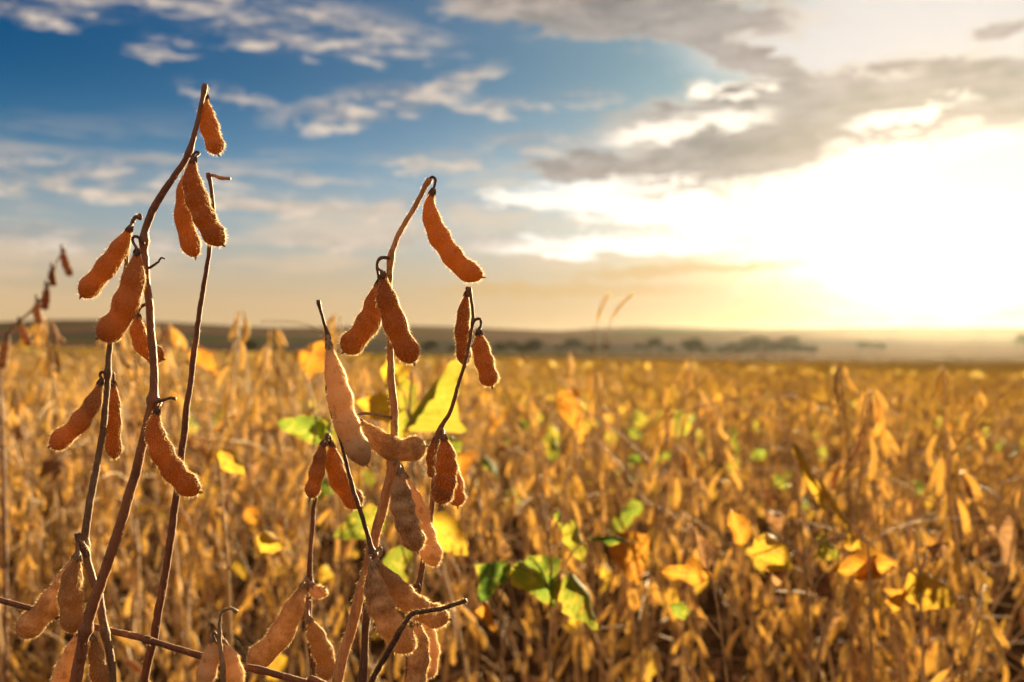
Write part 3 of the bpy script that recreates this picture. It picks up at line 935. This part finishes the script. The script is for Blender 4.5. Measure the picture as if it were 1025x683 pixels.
def build_front():
    # --- tall stalk on the left, bent at its top
    a = Stalk('tallest sharp red-brown soybean stalk, bent near the top with its highest pod alone',
              [(205.5, 84), (203, 98), (200, 113), (194, 140), (185, 161), (168, 186), (152, 212), (144, 239), (146, 270), (149, 305), (152, 345), (154, 396), (146, 432), (138, 461), (122, 518), (110, 557), (95, 599), (86, 629), (79, 658), (75, 690)],
              [5, 4.6, 5, 6, 7, 7.5, 8, 8.5, 8, 8.5, 9, 9.5, 10, 10.5, 11, 11.5, 12, 12.5, 13, 13], 0.500, 'stem_red',
              [(205, 90, .5), (193, 152, .5), (144, 241, .6), (153, 400, .5), (86, 629, .4)], 500)
    a.pod([(206, 96), (205, 110), (211, 132), (218, 154)], 18, [(205.5, 86), (207.5, 88)], 0.004, 2, 0.2, 'pod_brown', 1200)
    a.pod([(194.5, 158), (191.5, 176), (198, 201), (209, 227), (223, 245)], 22, [(191, 158), (196, 152), (199, 154)], -0.006, 3, 0.15, 'pod_brown', 1600)
    a.pod([(191, 165), (186, 186), (184.5, 220), (190, 241), (195.5, 257)], 19, [(190, 158), (189, 160)], 0.012, 2, -0.2, 'pod_brown', 1100)
    a.pod([(137.5, 250), (134.5, 273), (128, 298), (117, 322), (98, 338)], 26, [(144, 244), (138, 237), (133, 237), (133, 242)], -0.009, 2, 0.1, 'pod_brown', 1700)
    a.pod([(138, 314), (138, 332), (146, 349), (163, 359)], 19, [(146, 304), (141, 307)], 0.014, 2, 0.0, 'pod_brown', 1200)
    a.pod([(158.5, 408), (154.5, 428), (161, 450), (173, 470), (187, 484), (200, 492)], 23.5, [(154, 404), (158, 399), (161, 402)], -0.010, 3, 0.1, 'pod_brown', 1900)
    a.pod([(80, 630), (74, 652), (65, 674), (52, 700)], 21, [(85, 626), (82, 624)], 0.010, 2, 0.1, 'pod_tan', 900)
    a.pod([(93, 636), (96, 655), (100, 678), (104, 704)], 18, [(86, 631), (90, 630)], 0.008, 2, 0.2, 'pod_tan', 900)
    a.bare('twig', [(149, 268), (156, 264), (161, 258), (165, 259)], [3, 2.4, 2, 1.4], 'stem_dark')
    a.bare('twig', [(155, 402), (163, 400), (170, 398), (176, 399)], [4, 3.2, 2.6, 3.4], 'stem_dark', -0.012)
    # --- slim stem behind it
    b = Stalk('thin bare soybean stem with a tiny stub at its top, behind the tallest stalk',
              [(207.5, 173), (211, 188), (213, 211), (209, 250), (203.5, 286), (198, 322), (191.5, 373), (183, 446), (176, 499), (166, 569), (154.5, 634), (144, 690)],
              [4, 4.2, 4.5, 5, 5.5, 6, 6.5, 7.5, 8, 8.5, 9, 9.5], 0.535, 'stem_red', [(208, 176, .4)], 300)
    b.bare('petiole_stub', [(207.5, 175), (213, 175.5), (221, 178), (230, 178.5)], [3, 3.4, 3.8, 3.2], 'stem_tan')
    # --- grey stem at the far left, with its lower node
    c = Stalk('grey-brown soybean stem at lower left, two fuzzy pods hanging from its dark knot',
              [(141, 214), (132, 222), (127.5, 256), (122, 288), (115, 325), (110.5, 346), (108, 370), (104, 417), (98, 464), (94.5, 480), (88, 513), (85.5, 545), (92, 578), (98.5, 595), (105.5, 634), (113, 690)],
              [2.5, 3.2, 4.5, 5, 5.5, 6, 6.5, 7, 7.5, 8, 8.5, 9, 9, 9, 9, 9.5], 0.513, 'stem_grey', [(106, 374, .5), (86, 545, .5), (105, 634, .35)], 500)
    c.pod([(131, 227), (122, 244), (109.5, 263), (95, 281), (81, 296.5)], 20.5, [(132, 222), (134, 219), (133, 222)], -0.008, 2, 0.1, 'pod_brown', 1400)
    c.bare('twig', [(132, 224), (136, 217), (140, 219), (141.5, 214)], [4, 4, 3, 2.4], 'stem_dark', -0.004)
    c.pod([(102, 380), (93, 403), (76, 426), (62, 438), (50, 446)], 21.5, [(107, 374), (102, 372), (100, 375)], -0.004, 2, 0.0, 'pod_brown', 1800)
    c.pod([(113.6, 382), (113.5, 402), (113, 428), (114.5, 459)], 16.5, [(108, 374), (113, 373)], 0.010, 2, 0.3, 'pod_brown', 1100)
    c.pod([(77, 554), (64, 587), (43, 613), (18, 635)], 25, [(86, 548), (80, 537), (77, 543)], 0.010, 2, 0.0, 'pod_tan', 1700)
    c.pod([(79, 556), (71.5, 580), (71, 606), (74, 633)], 22, [(85, 546), (78, 539), (78, 545)], -0.010, 2, 0.1, 'pod_tan', 2000)
    c.bare('twig', [(87, 556), (82, 546), (78.5, 538), (78, 534)], [9, 8, 7, 6], 'stem_dark', -0.003, 120)
    # --- the stem lying across
    e0 = Stalk('thin reddish stem lying almost level across the lower left corner, behind the tallest stalk',
               [(-60, 584), (0, 600), (38.6, 611), (89, 625.5), (148.6, 640), (205, 657), (260, 670), (310, 684), (360, 704)],
               [5, 6, 6.5, 7, 7, 7.5, 7.5, 8, 8], 0.5235, 'stem_red', [(148, 640, .3), (260, 670, .3)], 500, ybase=0.03, swing=0.1)
    # --- centre: the tan hairy main stem
    f = Stalk('orange-tan fuzzy soybean stalk in the centre, one big pod hanging from its bent tip',
              [(429, 179), (426, 184), (415, 206), (401, 230), (391, 254), (389.6, 276), (389.6, 300), (390, 345), (392, 378), (393.5, 410), (393.5, 445), (392, 470), (384, 503), (373, 546), (363, 583), (350, 630), (336, 690)],
              [6, 6, 5.5, 6, 6.5, 7, 7, 7.5, 8, 8.5, 9.5, 11, 11, 11.5, 11.5, 12, 12.5], 0.500, 'stem_tan',
              [(428, 181, .35), (390, 258, .4), (394, 462, .4), (373, 548, .35)], 2200)
    f.pod([(433.3, 190), (429.5, 206), (434.5, 227), (447, 249), (463, 268), (483, 277)], 21, [(428, 181), (432, 177), (435.5, 180)], 0.0, 3, 0.1, 'pod_brown', 1900)
    f.pod([(383, 273), (385.5, 294), (393, 318), (402, 340), (414, 363)], 23, [(390, 258), (383, 257.5), (378, 261), (378, 268)], -0.009, 2, 0.1, 'pod_brown', 1900)
    f.pod([(379.5, 281), (376, 297), (372.5, 314), (362, 332), (343.5, 352)], 24, [(388, 258), (380, 258), (377, 266)], 0.008, 2, 0.0, 'pod_brown', 1700)
    f.pod([(358, 420), (377, 440), (400, 450), (426, 446)], 23.5, [(392, 418), (372, 414), (360, 414)], -0.002, 2, 0.0, 'pod_tan', 2200)
    f.pod([(400, 469), (400.5, 492), (406, 520), (418, 551)], 25, [(393, 464), (398, 461)], -0.010, 3, 0.1, 'pod_tan', 2600)
    f.pod([(404, 474), (411, 496), (420, 520), (428, 545), (436, 566)], 22, [(394, 465), (401, 465)], 0.008, 3, 0.0, 'pod_tan', 2000)
    f.bare('branch', [(466.5, 600.5), (455, 604.5), (442, 608.5), (426, 611), (413, 613.5), (406, 622), (391, 646), (371, 683), (345, 728), (322, 765)],
           [4.6, 4, 4.2, 4.2, 5, 5, 5.5, 6, 7, 8], 'stem_dark', -0.043, 900, [(412, 614, .5), (465, 601, .35)], dys=[0, 0, 0, 0, 0, 0, .002, .01, .026, .043])
    # --- dark thin stalk crossing it
    g = Stalk('thin dark soybean stalk with a bare pointed top, leaning across the orange-tan stalk',
              [(318.5, 300), (321, 309), (324, 322), (327, 336), (327.5, 360), (327, 380), (328.7, 398), (340, 438), (351, 482), (362, 517.5), (371, 548.6), (374, 560), (369, 593), (364.5, 646), (362, 690)],
              [3, 3, 3.4, 4, 4, 4, 4, 4.2, 4.5, 5, 6, 8, 8, 9, 9.5], 0.484, 'stem_dark', [(319, 303, .7), (327, 338, .7), (374, 553, .6)], 350)
    g.pod([(328.5, 342), (332.5, 364), (338, 388), (345, 419), (356, 445), (367, 465)], 24.5, [(326.5, 338), (328, 336)], -0.004, 3, 0.1, 'pod_tan', 2400)
    g.pod([(376, 561), (391, 583), (412, 604), (432, 615), (449, 619)], 24.5, [(374, 554), (380, 547), (381, 553)], -0.004, 3, 0.1, 'pod_tan', 2400)
    g.pod([(372, 563), (375, 588), (383, 612), (396, 634), (414, 650)], 27, [(372, 556), (369, 556)], -0.012, 3, 0.0, 'pod_tan', 2600)
    # --- right slim stalk
    h = Stalk('slender arching soybean stalk right of centre, paired pods at its top and joints',
              [(468.5, 287), (470, 297), (472, 312), (472, 325), (466, 357), (459, 381), (450.5, 411), (440, 431), (435.5, 469), (431, 513), (422, 566), (416, 600), (411, 650), (407, 690)],
              [3.5, 3.4, 3.6, 4, 4, 4.2, 4.6, 5, 5.4, 6, 6.5, 7, 7.5, 8], 0.520, 'stem_dark', [(469, 290, .5), (473, 322, .3), (440, 431, .6), (420, 587, .4)], 400)
    h.pod([(467.5, 292), (464.5, 308), (462.5, 336), (465, 365)], 15.5, [(469, 289), (467, 288)], 0.008, 2, 0.2, 'pod_brown', 1200)
    h.pod([(478.5, 331), (481.5, 351), (486, 368), (492, 386)], 19, [(471.5, 326), (475, 320), (480, 319), (481, 325)], -0.004, 2, 0.1, 'pod_brown', 1400)
    h.pod([(436, 438), (432.5, 456), (434.5, 478)], 14, [(440, 431), (437, 432)], 0.008, 2, 0.3, 'pod_brown', 900)
    h.pod([(443.5, 436), (446.5, 458), (445, 482), (439.5, 504)], 22, [(440, 431), (443, 430)], -0.009, 3, 0.0, 'pod_brown', 1700)
    h.pod([(447, 458), (453, 476), (456, 490), (458, 506)], 17, [(441, 433), (445, 445)], 0.012, 2, 0.0, 'pod_brown', 900)
    h.pod([(417, 620), (419.5, 645), (418, 668), (414, 694)], 21, [(415, 606), (417, 612)], -0.006, 2, 0.0, 'pod_tan', 1700)
    h.pod([(423, 616), (428, 640), (429, 658), (424, 678)], 20, [(416, 606), (421, 608)], 0.008, 2, 0.1, 'pod_tan', 1500)
    h.bare('twig', [(420, 585), (414, 586), (410, 586.5), (405, 585.5)], [5, 4, 4, 5], 'stem_dark', -0.004)
    # --- soft stem between them
    j = Stalk('thin stem left of the orange-tan stalk, two narrow pods right under its tip',
              [(328.7, 433), (326, 442), (322, 453), (317, 485), (313, 515), (309.5, 571), (309.5, 620), (313, 664), (318, 690)],
              [3.5, 3.6, 4, 4.6, 5, 6, 7, 7.5, 8], 0.585, 'stem_red', [(328, 436, .5), (310, 585, .6)], 200)
    j.pod([(324, 442), (319, 462), (315, 480), (310, 498)], 16, [(328, 436), (326, 438)], -0.006, 2, 0.0, 'pod_brown', 900)
    j.pod([(331, 442), (335, 468), (345, 490), (361, 507)], 22, [(328, 435), (330, 437)], 0.0, 2, 0.0, 'pod_brown', 1500)
    j.pod([(304, 583), (294, 609), (276, 641), (249, 665)], 24, [(310, 584), (306, 578)], -0.006, 2, 0.0, 'pod_tan', 1500)
    j.pod([(309, 618), (318, 640), (325, 660), (328, 680)], 21, [(309.5, 600), (308, 610)], -0.008, 2, 0.0, 'pod_tan', 1400)
    j.pod([(311, 584), (316, 592), (321, 592), (325, 588)], 12, [(309, 586), (310, 584)], -0.006, 2, 0.0, 'pod_tan', 700)
    # --- little hooked tip at the bottom
    k = Stalk('low soybean stem at the bottom edge ending in a small curled hook, two pods below',
              [(237, 612.5), (232, 608.5), (225, 610), (220.5, 615), (219, 634), (221.5, 658), (224, 690)],
              [3.6, 3, 3, 3, 4, 5, 6], 0.500, 'stem_grey', [(220, 634, .4), (237, 612, .4)], 500)
    k.pod([(213, 638), (211.5, 655), (206, 675), (200, 700)], 20, [(219, 640), (214, 632)], 0.004, 2, 0.0, 'pod_tan', 1300)
    k.pod([(223, 641), (230, 660), (234, 678), (235, 702)], 20, [(220, 640), (221, 636)], 0.006, 2, 0.0, 'pod_tan', 1300)
    # --- blurred tall stalk at the far left
    l = Stalk('blurred drooping soybean stalk at the far left, small pods dark against the sky',
              [(64, 250), (57, 262), (51, 278), (42, 298), (30, 312), (14, 326), (4, 345), (0, 380), (2, 430)],
              [2, 2, 2.2, 2.4, 2.6, 3, 3, 3.5, 4], 1.45, 'stem_red')
    for pts, w in (([(63, 250), (65, 262), (71, 276)], 8), ([(53, 268), (52, 276), (54, 286)], 8), ([(47, 286), (46, 298), (44, 310)], 9), ([(38, 300), (37, 312), (40, 324)], 8), ([(20, 322), (24, 334), (30, 346)], 9), ([(8, 338), (4, 352), (2, 368)], 9)):
        l.pod(pts, w, None, 0, 2, 0.2, 'pod_dark', 0)


build_front()


# ------------------------------------------------------------------ leafy plants between the stems and the field
def leafy(label, Y, stem_pts, widths, leaves, mat='stem_field', pods=()):
    """leaves: (kind, base px, tip px, width px, dY, roll, curl)"""
    s = Stalk(label, stem_pts, widths, Y, mat)
    for kd, a, b, w, dY, roll, curl in leaves:
        A, B = P(*a, Y + dY), P(*b, Y + dY + HR.uniform(-.012, .012))
        yv = B - A; L = np.linalg.norm(yv); yv = yv / L
        zv = np.array([0.0, -1.0, 0.25]); zv = nrm(zv - yv * (zv @ yv)); xv = np.cross(yv, zv)
        c, sn = math.cos(roll), math.sin(roll); xv, zv = xv * c + zv * sn, zv * c - xv * sn
        m = np.eye(4); m[:3, 0], m[:3, 1], m[:3, 2], m[:3, 3] = xv, yv, zv, A - s.base
        mb = MB()
        add_leaf(mb, L * 1.06, w * Y / FPX, HR, 0, m, curl=curl * 1.5 + 0.15, fold=0.3, droop=0.22, wav=0.12 + 0.14 * (kd in ('leaf_dry', 'leaf_orange')), nx=11, ny=16)
        lf = mb.obj('leaf', [M[kd]], s.root)
        # petiole from the nearest point of the stem
        near = min(stem_pts, key=lambda q: (q[0] - a[0]) ** 2 + (q[1] - a[1] - 25) ** 2)
        q = P(*near, Y); mid = (q + A) / 2 + (0, 0, 0.008)
        pm = MB(); add_tube(pm, spline(np.stack([q, mid, A, A + yv * L * .1]) - s.base, 14), np.linspace(0.0011, 0.0007, 14), 6)
        pm.obj('petiole', [M['stem_field']], lf)
    for pts, w, pm_ in pods: s.pod(pts, w, None, 0, 2, 0.2, pm_, 0)
    return s


def build_leafy():
    leafy('blurred soybean plant behind the orange-tan stalk, with large yellow and lime leaves', 1.05,
          [(412, 372), (410, 420), (414, 480), (416, 540), (412, 600), (410, 680)], [2.5, 3, 3.5, 4, 4.5, 5],
          [('leaf_lime', (404, 432), (444, 356), 44, 0.0, 0.9, 0.6), ('leaf_yellow', (400, 412), (356, 402), 30, .01, 0.2, 0.3), ('leaf_yellow', (398, 385), (384, 360), 34, .02, .3, .2),
           ('leaf_lime', (396, 440), (392, 366), 40, .03, .5, .3), ('leaf_yellow', (428, 516), (466, 556), 36, 0, -.1, .3), ('leaf_lime', (388, 515), (334, 538), 34, 0, .3, .2), ('leaf_lime', (402, 545), (398, 592), 32, 0, .2, .3), ('leaf_lime', (444, 440), (464, 448), 22, .02, .3, .2)])
    leafy('blurred soybean plant between the thin dark and tall stalks, one green leaf held level', 1.05,
          [(316, 420), (312, 470), (310, 540), (306, 680)], [2, 2.5, 3, 4],
          [('leaf_green', (330, 436), (276, 426), 30, 0, .5, .2), ('leaf_lime', (322, 418), (330, 440), 22, 0, .3, .3), ('leaf_orange', (304, 372), (318, 336), 26, .05, .6, .5)])
    leafy('blurred soybean plant with one round yellow leaf beside the thin bare stem', 1.02,
          [(216, 448), (222, 500), (228, 570), (232, 680)], [2, 2.5, 3, 3.5],
          [('leaf_yellow', (217, 450), (243, 472), 22, 0, .1, .3), ('leaf_yellow', (258, 534), (282, 548), 22, 0, .2, .6)])
    leafy('blurred green-leaved soybean plant low in the middle of the field, darkest green of all', 0.98,
          [(540, 500), (548, 540), (552, 590), (548, 680)], [2, 2.6, 3, 3.6],
          [('leaf_green', (505, 560), (484, 604), 36, 0, .5, .2), ('leaf_green', (528, 556), (552, 606), 46, 0, -.3, .2), ('leaf_lime', (512, 566), (548, 586), 28, -.02, .3, .3),
           ('leaf_lime', (568, 520), (590, 562), 24, 0, .5, .2), ('leaf_green', (588, 538), (634, 534), 14, 0, 1.0, .2), ('leaf_lime', (566, 574), (602, 628), 34, -.02, .4, .3), ('leaf_dry', (498, 556), (502, 536), 10, 0, .6, .8), ('leaf_dry', (566, 572), (560, 604), 10, 0, .7, .8), ('leaf_lime', (556, 510), (566, 530), 10, 0, .6, .2)])
    leafy('blurred soybean plant with small curled orange leaf low beside the green-leaved plant', 1.0,
          [(496, 560), (500, 620), (504, 690)], [2, 2.5, 3], [('leaf_orange', (484, 600), (500, 632), 14, 0, .6, .5), ('leaf_dry', (505, 580), (512, 560), 12, 0, .6, .8)])
    leafy('blurred soybean plant with a folded orange leaf under a curled pale one, lower right', 0.98,
          [(706, 560), (716, 600), (722, 640), (728, 690)], [2, 2.5, 3, 3.6],
          [('leaf_orange', (712, 576), (664, 576), 26, 0, .4, .3), ('leaf_dry', (706, 572), (692, 530), 16, 0, .7, .9), ('leaf_green', (688, 616), (668, 606), 18, 0, .4, .2), ('leaf_orange', (744, 546), (730, 512), 24, .02, .5, .4)])
    leafy('blurred soybean plant with a broad amber leaf and two yellow-green leaves beside it', 1.0,
          [(800, 520), (804, 560), (808, 610), (812, 690)], [2, 2.6, 3, 3.6],
          [('leaf_yellow', (756, 538), (798, 568), 38, 0, .1, .3), ('leaf_lime', (818, 540), (842, 558), 26, 0, .2, .2), ('leaf_yellow', (846, 536), (862, 548), 18, 0, .2, .2), ('leaf_dry', (790, 560), (782, 590), 16, .01, .7, .8), ('leaf_dry', (826, 572), (838, 600), 14, 0, .9, .8)])
    leafy('blurred soybean plant with a crumpled deep orange leaf hanging crosswise', 1.0,
          [(868, 540), (870, 600), (872, 690)], [2, 2.6, 3.4], [('leaf_orange', (896, 566), (840, 574), 32, 0, .3, .7), ('leaf_orange', (872, 556), (884, 580), 24, .01, .5, .7)])
    leafy('blurred soybean plant with one large ragged yellow leaf near the right edge', 1.0,
          [(914, 530), (920, 590), (924, 690)], [2, 2.6, 3.4], [('leaf_yellow', (910, 572), (962, 604), 42, 0, .1, .5), ('leaf_orange', (908, 590), (900, 616), 18, .01, .8, .7), ('leaf_dry', (926, 548), (948, 540), 14, 0, .8, .8)])
    # stalks leaning through the field
    leafy('blurred yellow stalk leaning steeply through the field, right of the middle', 1.15,
          [(792, 440), (806, 466), (830, 500), (850, 524), (876, 560), (890, 620)], [2, 2.4, 2.8, 3, 3.2, 3.4], [('leaf_yellow', (793, 444), (846, 520), 15, -.01, .6, .3), ('leaf_yellow', (812, 474), (868, 536), 10, -.01, .8, .3)], 'stem_field')
    # two grass ears against the sky
    m, nt, b, out = new_mat('grass_straw'); b.inputs['Base Color'].default_value = (0.8, 0.62, 0.15, 1)
    rgb = nt.nodes.new('ShaderNodeRGB'); rgb.outputs[0].default_value = (1.0, 0.82, 0.22, 1); translucent(nt, b, out, N(nt, rgb.outputs[0]), 0.7)
    for lab, pts in (('blurred yellow grass ear above the hills, the more upright of the two', [(607, 297), (602, 306), (597, 320), (595, 345), (594, 420), (594, 520)]),
                     ('blurred yellow grass ear above the hills, the more slanted of the two', [(630, 297), (622, 304), (612, 317), (606, 345), (602, 420), (600, 520)])):
        Y = 1.7
        C = PP(pts, Y); g = np.array([C[-1][0], Y, float(height(C[-1][0], Y)) - .01]); C = np.vstack([C, g])
        root = empty('grass_stalk', g); tag(root, lab, 'grass')
        mb = MB(); add_tube(mb, spline(C - g, 60), np.linspace(.0005, .0011, 60), 6); mb.obj('stem', [M['stem_field']], root)
        mb = MB(); ear = spline(C[:3] - g, 26)
        for q, p in enumerate(ear):
            d = nrm(ear[max(q - 1, 0)] - ear[min(q + 1, 25)])
            for sgn in (-1, 1):
                o = nrm(np.array([sgn * .8, HR.normal(0, .6), 0.2]))
                add_tube(mb, np.stack([p, p + d * .004 + o * .002, p + d * .009 + o * .0015]), np.array([.0003, .0007, .0002]), 5)
        mb.obj('ear', [m], root)


build_leafy()
SC.view_settings.view_transform = 'Standard'
SC.view_settings.look = 'None'
SC.view_settings.exposure = EXPO
SC.view_settings.gamma = 1.0
SC.cycles.use_denoising = True
